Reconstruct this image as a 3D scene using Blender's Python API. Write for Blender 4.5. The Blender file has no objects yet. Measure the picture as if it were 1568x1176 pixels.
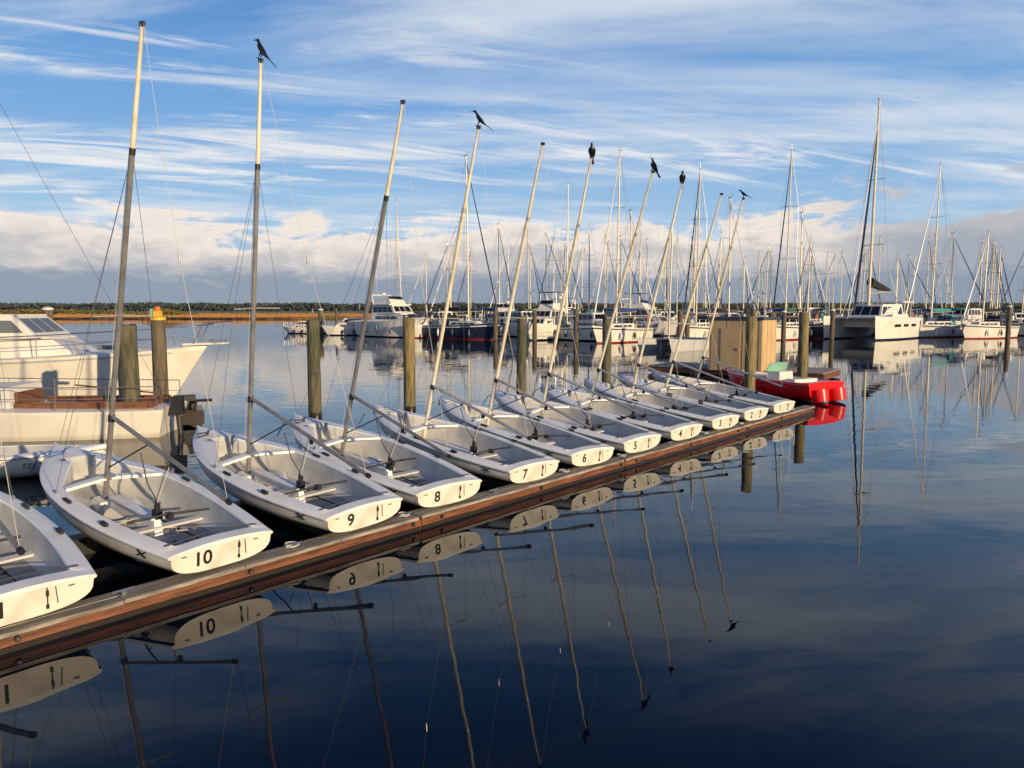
import bpy, math, random
from mathutils import Vector, Matrix, noise as mnoise
random.seed(7)
scene=bpy.context.scene
R=math.radians

# ---------------------------------------------------------------- materials
MATS={}
def mat(name,col,rough=.5,metal=0.0,col2=None,scale=8.0,lo=.4,hi=.65,bump=0.0,bscale=None,stretch=(1,1,1),coat=0.0,spec=None,detail=5.0):
    m=bpy.data.materials.new(name); m.use_nodes=True
    nt=m.node_tree; b=nt.nodes["Principled BSDF"]
    b.inputs["Base Color"].default_value=(*col,1); b.inputs["Roughness"].default_value=rough
    b.inputs["Metallic"].default_value=metal
    if coat: b.inputs["Coat Weight"].default_value=coat
    if spec is not None: b.inputs["Specular IOR Level"].default_value=spec
    if col2 or bump:
        tc=nt.nodes.new("ShaderNodeTexCoord"); mp=nt.nodes.new("ShaderNodeMapping")
        mp.inputs["Scale"].default_value=stretch
        nt.links.new(tc.outputs["Object"],mp.inputs["Vector"])
        n=nt.nodes.new("ShaderNodeTexNoise"); n.inputs["Scale"].default_value=scale; n.inputs["Detail"].default_value=detail
        nt.links.new(mp.outputs["Vector"],n.inputs["Vector"])
        if col2:
            r=nt.nodes.new("ShaderNodeValToRGB")
            r.color_ramp.elements[0].position=lo; r.color_ramp.elements[0].color=(*col,1)
            r.color_ramp.elements[1].position=hi; r.color_ramp.elements[1].color=(*col2,1)
            nt.links.new(n.outputs["Fac"],r.inputs["Fac"]); nt.links.new(r.outputs["Color"],b.inputs["Base Color"])
        if bump:
            n2=nt.nodes.new("ShaderNodeTexNoise"); n2.inputs["Scale"].default_value=bscale or scale; n2.inputs["Detail"].default_value=4
            nt.links.new(mp.outputs["Vector"],n2.inputs["Vector"])
            bp=nt.nodes.new("ShaderNodeBump"); bp.inputs["Strength"].default_value=bump; bp.inputs["Distance"].default_value=.02
            nt.links.new(n2.outputs["Fac"],bp.inputs["Height"]); nt.links.new(bp.outputs["Normal"],b.inputs["Normal"])
    MATS[name]=m; return m
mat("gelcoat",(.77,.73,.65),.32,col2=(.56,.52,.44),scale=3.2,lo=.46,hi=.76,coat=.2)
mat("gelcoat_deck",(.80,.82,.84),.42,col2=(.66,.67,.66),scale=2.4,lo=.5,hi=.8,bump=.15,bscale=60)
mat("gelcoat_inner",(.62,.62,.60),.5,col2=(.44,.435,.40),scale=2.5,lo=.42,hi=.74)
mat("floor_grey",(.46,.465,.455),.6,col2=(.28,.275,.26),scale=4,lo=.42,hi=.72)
mat("hull_under_shade",(.08,.09,.11),.35,col2=(.04,.045,.06),scale=3)  # dark hull bottom: shade under the dinghies put into the colour
mat("rubber_black",(.015,.015,.018),.55)
mat("number_black",(.012,.012,.014),.5)
mat("mast_alu",(.50,.49,.46),.38,.35,col2=(.36,.35,.33),scale=5)
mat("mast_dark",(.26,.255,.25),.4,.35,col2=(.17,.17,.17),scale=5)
mat("mast_cream",(.82,.74,.56),.42,.05,col2=(.66,.59,.43),scale=4)
mat("wire",(.20,.20,.21),.35,.6)
mat("rope_light",(.55,.53,.48),.8)
mat("rope_blue",(.05,.15,.42),.8)
mat("rope_dark",(.05,.05,.06),.8)
mat("white_paint",(.77,.74,.68),.35,col2=(.66,.63,.57),scale=1.2,lo=.45,hi=.75)
mat("cream_paint",(.74,.70,.62),.4,col2=(.64,.60,.52),scale=1.2)
mat("light_grey_paint",(.50,.51,.52),.5,col2=(.40,.41,.42),scale=1.2)
mat("deck_grey",(.45,.45,.43),.6)
mat("glass_dark",(.012,.015,.02),.08)
mat("glass_grey",(.14,.16,.17),.12)
mat("navy",(.012,.018,.05),.35)
mat("blue_canvas",(.02,.05,.22),.8)
mat("teal_canvas",(.03,.28,.27),.8)
mat("black_canvas",(.015,.015,.018),.8)
mat("tan_canvas",(.42,.33,.22),.8)
mat("green_canvas",(.02,.12,.07),.8)
mat("red_paint",(.80,.012,.015),.25,col2=(.68,.012,.012),scale=3)
mat("red_bottom",(.30,.03,.025),.6)
mat("teak",(.20,.085,.035),.55,col2=(.11,.045,.02),scale=3,stretch=(1,12,12))
mat("steel",(.55,.55,.55),.25,.9)
mat("dock_top",(.36,.33,.28),.8,col2=(.16,.14,.115),scale=5,stretch=(.6,6,3),bump=.5,bscale=14)
mat("dock_side",(.24,.085,.034),.6,col2=(.065,.024,.013),scale=4,lo=.35,hi=.66,stretch=(.5,5,6),bump=.5,bscale=12)
mat("wet_wood",(.03,.022,.018),.3)
mat("rack_dark",(.012,.012,.013),.5)
mat("pile_green",(.055,.065,.035),.8,col2=(.15,.125,.08),scale=3,stretch=(4,4,.6),bump=.8,bscale=6)
mat("pile_brown",(.16,.12,.075),.8,col2=(.07,.06,.04),scale=3,stretch=(4,4,.6),bump=.8,bscale=6)
mat("pile_yellow",(.26,.20,.085),.8,col2=(.09,.085,.04),scale=3,stretch=(4,4,.6),bump=.8,bscale=6)
mat("shed_tan",(.60,.42,.22),.7,col2=(.52,.35,.18),scale=1.5)
mat("roof_dark",(.03,.035,.05),.6)
mat("bird_black",(.008,.008,.011),.35)
mat("marsh_grass",(.42,.20,.06),.95,col2=(.20,.15,.05),scale=.03,lo=.45,hi=.62,stretch=(1,2,1))
mat("marsh_green",(.16,.17,.07),.95,col2=(.26,.19,.08),scale=.05)
mat("tree_foliage",(.035,.045,.022),.95,col2=(.075,.065,.035),scale=.06)
mat("tree_far",(.045,.065,.07),1.0,col2=(.06,.075,.07),scale=.02)
mat("tree_autumn",(.18,.13,.04),.95,col2=(.09,.10,.03),scale=.2)
mat("orange_paint",(.8,.16,.02),.5)
mat("yellow_paint",(.7,.45,.05),.5)
mat("green_plastic",(.25,.50,.40),.4)

# ---------------------------------------------------------------- mesh builder
class MB:
    def __init__(s): s.v=[];s.f=[];s.m=[];s.M=None
    def add(s,vs,fs,m):
        o=len(s.v)
        for p in vs:
            p=Vector(p)
            if s.M: p=s.M@p
            s.v.append(p)
        for i,f in enumerate(fs):
            s.f.append([o+k for k in f]); s.m.append(m if isinstance(m,str) else m[i])
    def box(s,c,d,m,rz=0,tz=1.0,ry=0):
        hx,hy,hz=d[0]/2,d[1]/2,d[2]/2
        q=[(-hx,-hy,-hz),(hx,-hy,-hz),(hx,hy,-hz),(-hx,hy,-hz),(-hx*tz,-hy*tz,hz),(hx*tz,-hy*tz,hz),(hx*tz,hy*tz,hz),(-hx*tz,hy*tz,hz)]
        T=Matrix.Translation(c)@Matrix.Rotation(rz,4,'Z')@Matrix.Rotation(ry,4,'Y')
        s.add([T@Vector(p) for p in q],[(0,3,2,1),(4,5,6,7),(0,1,5,4),(1,2,6,5),(2,3,7,6),(3,0,4,7)],m)
    def prism(s,b,t,m,caps=True):
        n=len(b); fs=[(i,(i+1)%n,n+(i+1)%n,n+i) for i in range(n)]
        if caps: fs+= [tuple(range(n-1,-1,-1)),tuple(range(n,2*n))]
        s.add(list(b)+list(t),fs,m)
    def tube(s,pts,r,m,n=6,flat=1.0):
        pts=[Vector(p) for p in pts]; k=len(pts)
        rs=r if isinstance(r,(list,tuple)) else [r]*k
        vs=[];prev=None
        for i,p in enumerate(pts):
            t=(pts[min(i+1,k-1)]-pts[max(i-1,0)]); t=t.normalized() if t.length>1e-9 else Vector((0,0,1))
            if prev is None:
                a=Vector((0,0,1)) if abs(t.z)<.9 else Vector((1,0,0))
                u=t.cross(a).normalized()
            else:
                u=(prev-t*prev.dot(t)).normalized()
            prev=u; w=t.cross(u)
            for j in range(n):
                an=2*math.pi*j/n
                vs.append(p+(u*math.cos(an)+w*math.sin(an)*flat)*rs[i])
        fs=[]
        for i in range(k-1):
            for j in range(n):
                fs.append((i*n+j,i*n+(j+1)%n,(i+1)*n+(j+1)%n,(i+1)*n+j))
        fs.append(tuple(range(n-1,-1,-1))); fs.append(tuple((k-1)*n+j for j in range(n)))
        s.add(vs,fs,m)
    def quadpatch(s,q,u0,u1,v0,v1,off,m):
        a,b,c,d=[Vector(p) for p in q]
        def P(u,v): return (a*(1-u)+b*u)*(1-v)+(d*(1-u)+c*u)*v
        nrm=(b-a).cross(d-a).normalized()*off
        o=[P(u0,v0),P(u1,v0),P(u1,v1),P(u0,v1)]
        s.prism([p-nrm for p in o],[p+nrm for p in o],m)
    def build(s,name,parent=None,loc=None,rz=None,sharp=35):
        me=bpy.data.meshes.new(name); me.from_pydata([tuple(p) for p in s.v],[],s.f)
        keys=[]
        for k in s.m:
            if k not in keys: keys.append(k)
        for k in keys: me.materials.append(MATS[k])
        ix={k:i for i,k in enumerate(keys)}
        me.polygons.foreach_set("material_index",[ix[k] for k in s.m])
        me.validate(); me.update()
        me.shade_smooth(); me.set_sharp_from_angle(angle=R(sharp))
        o=bpy.data.objects.new(name,me); scene.collection.objects.link(o)
        if parent: o.parent=parent
        if loc is not None: o.location=loc
        if rz is not None: o.rotation_euler=(0,0,rz)
        return o

# ---------------------------------------------------------------- open dinghy hull
def dinghy_hull(L=4.15,bs=.57,bm=.76,depth_s=.235,depth_m=.38,side=.19,open0=.16,vstart=.60,vend=.83,m_out="gelcoat",m_deck="gelcoat_deck",m_in="gelcoat_inner",m_floor="floor_grey",rub="rubber_black",bowrise=.10,pw=2.4,m_bot="hull_under_shade",floor_up=.05,nbot=5):
    mb=MB(); ts=[0,.02,.0385,.0395,.08,.14,.2,.27,.34,.41,.48,.55,.6,.65,.7,.75,.79,.83,.835,.87,.91,.94,.965,.985,1.0]
    rings=[]
    def bb(t):
        if t<.4: return bs+(bm-bs)*math.sin(math.pi/2*t/.4)
        return max(bm*(1-((t-.4)/.6)**pw),.015)
    def zs(t): return bowrise*t*t
    def zk(t):
        if t<.45: return -(depth_s+(depth_m-depth_s)*math.sin(math.pi/2*t/.45))
        u=(t-.45)/.55
        return -depth_m+(depth_m-.12+bowrise*.8)*u**2.6
    for t in ts:
        x=L*t; b=bb(t); z1=zs(t); z0=zk(t); e=2/(2.9-.7*t)
        hb=max(b-.025,.012)
        half=[]
        for k in range(9):
            ph=math.pi/2*k/8
            y=hb*math.sin(ph)**e; z=z0+(z1-.045-z0)*(1-math.cos(ph)**e)
            half.append((y,z))
        half.append((hb+.003,z1-.03)); half.append((b,z1-.028)); half.append((b+.004,z1-.008)); half.append((b-.012,z1+.006))
        o0=open0/L
        if t<o0 or t>vend: w=0
        elif t<vstart: w=max(b-side*(1-.15*t),.0)
        else: w=max((bb(vstart)-side*.9)*(1-(t-vstart)/(vend-vstart))**.85,0)
        cam=.045
        def dz(y): return z1+.006+cam*(1-(y/max(b,.02))**2)
        zf=z0+floor_up
        if w>0:
            half.append(((b+w)/2,dz((b+w)/2))); half.append((w+.012,dz(w)+.002)); half.append((w,dz(w)-.012))
            top=dz(w)-.02
            half.append((w*.985,top-(top-zf)*.35)); half.append((w*.93,top-(top-zf)*.72)); half.append((w*.80,zf+.03)); half.append((w*.62,zf)); half.append((w*.3,zf-.005)); half.append((0,zf-.006))
        else:
            for q in (.8,.62,.55,.45,.35,.25,.15,.07,0): half.append((b*q,dz(b*q)))
        rings.append([(x,y,z) for y,z in half])
    n=len(rings[0])
    for sgn in (1,-1):
        vs=[];fs=[];ms=[]
        for r in rings: vs+=[(p[0],p[1]*sgn,p[2]) for p in r]
        for i in range(len(rings)-1):
            for j in range(n-1):
                q=(i*n+j,(i+1)*n+j,(i+1)*n+j+1,i*n+j+1)
                if sgn>0: q=q[::-1]
                fs.append(q)
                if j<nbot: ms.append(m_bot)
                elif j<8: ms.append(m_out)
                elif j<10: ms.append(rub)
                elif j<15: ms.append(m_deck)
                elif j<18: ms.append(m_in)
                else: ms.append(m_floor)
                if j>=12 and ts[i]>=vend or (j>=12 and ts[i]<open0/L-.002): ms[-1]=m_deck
        cen=len(vs); vs.append((0,0,rings[0][12][2]))
        for j in range(12):
            q=(cen,j,j+1)
            if sgn<0: q=q[::-1]
            fs.append(q); ms.append(m_out)
        for j in range(12,n-1):
            q=(cen,j,j+1)
            if sgn<0: q=q[::-1]
            fs.append(q); ms.append(m_deck)
        mb.add(vs,fs,ms)
    return mb,bb,zs,zk

hx,bbf,zsf,zkf=dinghy_hull()
L0=4.15
hx.prism([(1.30,.05,-.34),(2.45,.05,-.34),(2.45,-.05,-.34),(1.30,-.05,-.34)],[(1.36,.035,-.13),(2.40,.035,-.16),(2.40,-.035,-.16),(1.36,-.035,-.13)],"gelcoat_deck")
hx.prism([(1.34,.075,-.129),(2.42,.06,-.159),(2.42,-.06,-.159),(1.34,-.075,-.129)],[(1.34,.075,-.108),(2.42,.06,-.138),(2.42,-.06,-.138),(1.34,-.075,-.108)],"gelcoat_deck")
hx.prism([(1.30,.50,-.235),(1.40,.50,-.235),(1.40,-.50,-.235),(1.30,-.50,-.235)],[(1.30,.52,-.21),(1.40,.52,-.21),(1.40,-.52,-.21),(1.30,-.52,-.21)],"gelcoat_inner")
hx.prism([(2.50,.16,-.32),(2.85,.10,-.32),(2.85,-.10,-.32),(2.50,-.16,-.32)],[(2.54,.10,-.24),(2.8,.07,-.24),(2.8,-.07,-.24),(2.54,-.10,-.24)],"gelcoat_deck")
for sg in(1,-1):
    a0=[(2.36,sg*.555,.03),(2.46,sg*.53,.03),(2.66,sg*.03,.03),(2.54,sg*.03,.03)]
    a1=[(p[0],p[1],.068) for p in a0]
    if sg<0: a0=a0[::-1];a1=a1[::-1]
    hx.prism(a0,a1,"gelcoat_deck")
hx.box((2.58,0,.075),(.12,.14,.03),"steel")
hx.tube([(.20,.50,.04),(.21,.0,.075),(.20,-.50,.04)],.008,"rope_dark",5)
hx.box((4.0,0,.125),(.14,.04,.03),"steel")
hx.box((1.36,0,-.07),(.10,.07,.10),"rubber_black"); hx.tube([(1.36,0,-.02),(1.36,0,.03),(1.39,0,.08)],[.03,.035,.012],"rubber_black",8)
for sg in(1,-1):
    hx.box((1.1,sg*.68,.05),(.12,.035,.035),"rubber_black"); hx.box((2.0,sg*.68,.055),(.16,.03,.03),"rubber_black")
    hx.box((2.32,sg*.67,.06),(.05,.02,.06),"steel")
    hx.tube([(.6,sg*.2,-.24),(1.2,sg*.22,-.27),(2.2,sg*.2,-.28)],.010,"rubber_black",6)
    for a in (1,-1):
        q=[]
        for k in (-1,0,1):
            xx=.42+k*.06; q.append((xx,sg*(bbf(xx/L0)-.020),-.075+a*k*.028))
        hx.tube(q,.008,"rubber_black",5)
hx.box((-.010,-.17,-.05),(.018,.02,.05),"rubber_black"); hx.box((-.010,-.17,-.17),(.018,.02,.035),"rubber_black")
hx.tube([(-.012,-.235,-.005),(-.014,-.25,-.16)],.0035,"rope_dark",4); hx.tube([(-.010,-.17,.0),(-.012,-.172,-.19)],.0045,"rubber_black",4)
hx.box((-.008,-.36,-.03),(.014,.05,.012),"steel"); hx.box((-.008,.42,-.03),(.014,.05,.012),"steel")
HULL=hx.build("hull"); hull_mesh=HULL.data; bpy.data.objects.remove(HULL)
def gear(seed):
    rn=random.Random(seed); g=MB()
    p0=Vector((1.15+rn.uniform(-.2,.2),.42,-.02)); p1=Vector((1.0+rn.uniform(-.2,.3),-.38,.03))
    g.tube([p0,(p0+p1)/2+Vector((0,0,.02)),p1],.014,"rubber_black",6)
    g.box(((p0+p1)/2)[:],(.08,.06,.06),"rubber_black")
    g.tube([(1.36,0,.08),(1.55,.02,.25),(1.75,.0,.55)],.007,"rope_dark",5)
    for r in range(6):
        pts=[];x=rn.uniform(.5,1.8);y=rn.uniform(-.25,.25)
        for k in range(14):
            pts.append((x,y,-.262+.014*rn.random())); x+=rn.uniform(-.11,.11); y=max(-.34,min(.34,y+rn.uniform(-.12,.12)))
        sm=[]
        for k in range(len(pts)-1):
            for q in (0,.5): sm.append(tuple(pts[k][i]*(1-q)+pts[k+1][i]*q for i in range(3)))
        g.tube(sm,.007,rn.choice(["rope_light","rope_light","rope_dark"]),5)
    cx=rn.uniform(1.6,2.1); sy=rn.choice([-1,1])
    g.tube([(cx,sy*.14,-.26),(cx+.2,sy*.22,-.21),(cx+.4,sy*.19,-.22),(cx+.55,sy*.12,-.26)],[.03,.08,.07,.02],rn.choice(["deck_grey","gelcoat_deck","light_grey_paint"]),8)
    g.tube([(cx-.3,-sy*.12,-.25),(cx+.5,-sy*.2,-.20)],.03,"gelcoat_deck",6,flat=.4)
    bl=rn.choice(["rope_blue","rope_light","rope_dark"])
    g.tube([(3.7,.05,.14),(3.75,.2,.13),(3.55,.28,.13),(3.62,.1,.135),(3.8,.0,.14),(3.9,-.1,.12)],.011,bl,6)
    g.tube([(3.95,.08,.11),(4.1,.2,.02),(4.25,.25,-.25)],.009,bl,5)
    return g

# ---------------------------------------------------------------- dinghy row
ANG=R(40.75); D=Vector((math.sin(ANG),math.cos(ANG),0)); N=Vector((-D.y,D.x,0)); O=Vector((-2.92,7.29,0))
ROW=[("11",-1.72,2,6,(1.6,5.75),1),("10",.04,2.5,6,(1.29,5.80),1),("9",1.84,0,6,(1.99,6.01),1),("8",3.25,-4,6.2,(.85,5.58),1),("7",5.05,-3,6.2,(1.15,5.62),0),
("6",6.60,-5,6.3,(1.11,5.62),0),("5",8.20,-6,6.3,(1.21,5.66),0),("4",9.90,-6,6.3,(.89,5.58),0),("3",11.7,-6,6.3,(1.19,5.63),0),("2",13.35,-6,6.4,(1.03,5.55),0),("1",15.1,-6,6.4,(1.26,5.66),0)]
masttops={}
for num,al,yaw,pit,(ts_,tz_),shaded in ROW:
    e=bpy.data.objects.new("sailing_dinghy",None); scene.collection.objects.link(e); e.empty_display_size=.3
    pos=O+D*al+N*.03
    Mx=Matrix.Translation((pos.x,pos.y,.45))@Matrix.Rotation(R(139.25+yaw),4,'Z')@Matrix.Rotation(R(-pit),4,'Y')@Matrix.Rotation(R(random.uniform(-1.5,1.5)),4,'X')
    e.matrix_world=Mx; inv=Mx.inverted()
    h=bpy.data.objects.new("hull",hull_mesh); scene.collection.objects.link(h); h.parent=e
    gear(int(num)*13).build("deck_gear",e)
    topw=pos+N*ts_+Vector((0,0,tz_)); top=inv@topw; masttops[num]=topw
    base=Vector((2.66,0,-.30)); ax=top-base
    def mp(q): return base+ax*q
    m=MB(); lower="mast_dark" if shaded else "mast_cream"; upper="mast_cream"  # near boats: darker lower mast colour stands in for a cast shadow
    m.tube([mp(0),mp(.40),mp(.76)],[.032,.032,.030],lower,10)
    m.tube([mp(.76),mp(.9),mp(1.0)],[.029,.024,.019],upper,10)
    m.tube([mp(.757),mp(.770)],.035,"rubber_black" if shaded else "mast_alu",8); m.box(mp(1.0)[:],(.07,.035,.05),"rubber_black")
    m.tube([mp(.195),mp(.21)],.042,"rubber_black",8)
    m.build("mast",e)
    goose=mp(.205)-Vector((.04,0,0)); be=Vector((.12+random.uniform(-.05,.1),random.uniform(-.12,.05),.40+random.uniform(-.05,.04)))
    b=MB(); b.tube([goose,be],[.026,.024],"mast_dark" if shaded else "mast_alu",8); b.tube([be,be+(be-goose).normalized()*.05],.03,"rubber_black",8)
    mid=goose.lerp(be,.35); b.tube([mid,mp(.085)],.010,"rubber_black",5)
    mid=goose.lerp(be,.55); b.tube([mid,(1.36,0,.06)],.006,"rope_light",4); b.tube([mid+Vector((.06,0,0)),(1.38,.01,.06)],.005,"rope_dark",4)
    b.box((mid-Vector((0,0,.05)))[:],(.05,.03,.07),"rubber_black")
    b.build("boom",e)
    r=MB(); hd=mp(.765); sp=mp(.43)
    wr=.0032
    for sg in (1,-1):
        tip=sp+Vector((-.10,sg*.34,0)); r.tube([sp,tip],.009,"mast_alu",5)
        r.tube([hd,tip,(2.32,sg*.67,.07)],wr,"wire",4)
    r.tube([hd,(4.02,0,.12)],wr,"wire",4)
    hm=mp(1.0).lerp(be,.5)+Vector((.10,0,0)); r.tube([mp(1.0)-Vector((.03,0,0)),mp(1.0).lerp(be,.25)+Vector((.06,0,0)),hm,mp(1.0).lerp(be,.75)+Vector((.04,0,0)),be],.003,"rope_light",4)
    r.tube([hm+Vector((0,0,.05)),hm-Vector((0,0,.05))],.012,"steel",5)
    r.tube([mp(.76)+Vector((.03,0.02,0)),mp(.1)+Vector((.07,.03,0))],.003,"rope_light",4)
    r.build("rigging",e)
    cu=bpy.data.curves.new("num","FONT"); cu.body=num; cu.size=.20; cu.align_x='CENTER'; cu.align_y='CENTER'; cu.extrude=.001; cu.offset=.004
    to=bpy.data.objects.new("tmp",cu); scene.collection.objects.link(to); bpy.context.view_layer.update()
    me=bpy.data.meshes.new_from_object(to); bpy.data.objects.remove(to)
    me.materials.clear(); me.materials.append(MATS["number_black"])
    no=bpy.data.objects.new("transom_number",me); scene.collection.objects.link(no); no.parent=e
    no.matrix_local=Matrix(((0,0,-1,-.004),(-1,0,0,.22),(0,1,0,-.10),(0,0,0,1)))

# ---------------------------------------------------------------- birds
def bird(topw,head,lean,sc=.8):
    b=MB()
    def ell(path,m):
        vs=[];n=10
        for x,z,ry,rz in path:
            for j in range(n):
                a=2*math.pi*j/n; vs.append((x,ry*math.cos(a),z+rz*math.sin(a)))
        fs=[(i*n+j,i*n+(j+1)%n,(i+1)*n+(j+1)%n,(i+1)*n+j) for i in range(len(path)-1) for j in range(n)]
        fs+=[tuple(range(n-1,-1,-1)),tuple((len(path)-1)*n+j for j in range(n))]
        b.add(vs,fs,m)
    ell([(-.29,-.115,.034,.003),(-.22,-.075,.030,.005),(-.14,-.03,.022,.010),(-.10,-.005,.035,.024),(-.05,.03,.050,.042),(0,.065,.055,.052),(.04,.10,.048,.050),(.065,.135,.033,.040),(.08,.165,.027,.032),(.098,.175,.026,.027),(.115,.176,.018,.018),(.125,.174,.010,.010),(.15,.168,.006,.006),(.17,.160,.002,.002)],"bird_black")
    for sg in(1,-1):
        b.tube([(.05,sg*.045,.11),(0,sg*.058,.06),(-.08,sg*.045,.005),(-.18,sg*.02,-.05)],[.018,.034,.026,.004],"bird_black",8,flat=.5)
        b.tube([(-.01,sg*.022,.03),(.0,sg*.022,-.03),(.005,sg*.02,-.065)],[.014,.006,.004],"bird_black",6)
        for t in(-.02,0,.02): b.tube([(.005,sg*.02,-.064),(.035,sg*.02+t,-.068)],.003,"bird_black",4)
        b.tube([(.005,sg*.02,-.064),(-.02,sg*.02,-.068)],.003,"bird_black",4)
    o=b.build("perched_blackbird",None); o.matrix_world=Matrix.Translation(topw+Vector((0,0,.025+.065*sc)))@Matrix.Rotation(R(head),4,'Z')@Matrix.Rotation(R(lean),4,'Y')@Matrix.Scale(sc,4)
bird(masttops["9"],168,-18,.88); bird(masttops["7"],175,-10,.85); bird(masttops["5"],255,-25); bird(masttops["4"],215,-20,.85); bird(masttops["3"],262,-25); bird(masttops["1"],178,5)

# ---------------------------------------------------------------- main dock
def dockframe(o):
    o.location=O; o.rotation_euler=(0,0,R(90)-ANG)
dk=MB(); a=-7.0
while a<17.2:
    ln=min(4.85,17.3-a); z=.172+random.uniform(-.006,.006); j=random.uniform(-.008,.008)
    y0=.0+j
    dk.prism([(a,y0,-.25),(a,y0,z-.045),(a,y0+.012,z-.035),(a,y0+.30,z-.035),(a,y0+.30,-.25)],[(a+ln-.012,y0,-.25),(a+ln-.012,y0,z-.045),(a+ln-.012,y0+.012,z-.035),(a+ln-.012,y0+.30,z-.035),(a+ln-.012,y0+.30,-.25)],"dock_side")
    dk.prism([(a,y0-.012,-.08),(a,y0-.012,.045),(a,y0+.001,.05),(a,y0+.001,-.09)],[(a+ln-.03,y0-.012,-.08),(a+ln-.03,y0-.012,.045),(a+ln-.03,y0+.001,.05),(a+ln-.03,y0+.001,-.09)],"wet_wood")
    x=a
    while x<a+ln-.05:
        w=min(1.2,a+ln-x)
        for k,yy in enumerate((0,.148)):
            dz=random.uniform(-.004,.004)
            dk.box((x+w/2,y0+.068+yy-.008,z-.015+dz),(w-.008,.138,.036),"dock_top")
        x+=w
    a+=4.85
    for xx in (a-.15,a-4.5,a-2.4):
        dk.tube([(xx,y0-.03,.10),(xx,y0,.10)],.026,"rubber_black",10); dk.tube([(xx,y0-.036,.10),(xx,y0-.025,.10)],.012,"steel",6)
rd=random.Random(4)
for k in range(11):
    x=-.86+k*1.68+rd.uniform(-.1,.1)
    dk.box((x,.10,.200),(.04,.04,.04),"steel"); dk.tube([(x-.1,.10,.225),(x+.1,.10,.225)],.012,"steel",6)
    pts=[(x+.1*math.cos(t)*rd.uniform(.6,1),.13+.08*math.sin(t),.200+.003*t) for t in [i*.7 for i in range(16)]]
    if k%3: dk.tube(pts,.008,"rope_light",5)
dock=dk.build("wooden_dock"); dockframe(dock)
rk=MB()
rk.box((5.4,2.3,.02),(21.5,.22,.36),"rack_dark")
for _,al,*r_ in ROW:
    for s_ in(-.16,.16): rk.prism([(al+s_-.05,.3,.0),(al+s_+.05,.3,.0),(al+s_+.05,2.6,.16),(al+s_-.05,2.6,.16)],[(al+s_-.04,.3,.14),(al+s_+.04,.3,.14),(al+s_+.04,2.6,.30),(al+s_-.04,2.6,.30)],"rack_dark")
rack=rk.build("boat_rack"); dockframe(rack)

# ---------------------------------------------------------------- pilings
def piling(x,y,top,r,m,cap=None,lean=(0,0)):
    p=MB(); n=14; zs_=[-1.2,-.2,.1,.5,1,1.5,2,top-.03,top]; vs=[]
    rn=random.Random(int(x*100))
    for i,z in enumerate(zs_):
        rr=r*(1.06-.05*max(z,0)/2.5)*(1.0 if i<len(zs_)-1 else .9)
        for j in range(n):
            a=2*math.pi*j/n; q=rr*(1+rn.uniform(-.03,.03)); vs.append((q*math.cos(a)+lean[0]*z,q*math.sin(a)+lean[1]*z,z+(rn.uniform(-.03,.03) if i>=len(zs_)-2 else 0)))
    fs=[(i*n+j,i*n+(j+1)%n,(i+1)*n+(j+1)%n,(i+1)*n+j) for i in range(len(zs_)-1) for j in range(n)]
    ms=["wet_wood" if i<2 else m for i in range(len(zs_)-1) for j in range(n)]
    fs.append(tuple((len(zs_)-1)*n+j for j in range(n))); ms.append(m)
    p.add(vs,fs,ms)
    if cap=="white":
        p.tube([(0,0,top-.08),(0,0,top+.02),(0,0,top+.10)],[r*1.12,r*1.1,.02],"white_paint",14)
    if cap=="light":
        p.tube([(0,0,top),(0,0,top+.07)],r*1.15,"yellow_paint",12); p.box((0,0,top+.16),(.16,.16,.14),"yellow_paint"); p.tube([(0,0,top+.23),(0,0,top+.34)],[.08,.06],"orange_paint",10); p.box((-.13,0,top+.2),(.08,.10,.18),"green_plastic")
    p.build("dock_piling",loc=(x,y,0))
piling(-8.5,16.5,2.48,.19,"pile_green"); piling(-8.95,18.9,2.55,.17,"pile_brown","light")
piling(-5.25,19.7,2.55,.165,"pile_green"); piling(-2.9,21.0,2.6,.165,"pile_yellow"); piling(.3,24.3,2.62,.155,"pile_green",None,(.01,0))
piling(3.56,28.0,2.55,.17,"pile_green"); piling(7.05,22.0,2.62,.155,"pile_yellow"); piling(10.35,26.5,2.72,.17,"pile_yellow")
piling(-24.8,40,2.9,.25,"pile_brown","white"); piling(-22.5,88,2.9,.3,"pile_brown","white"); piling(12.0,34.5,2.7,.17,"pile_brown")

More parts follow.
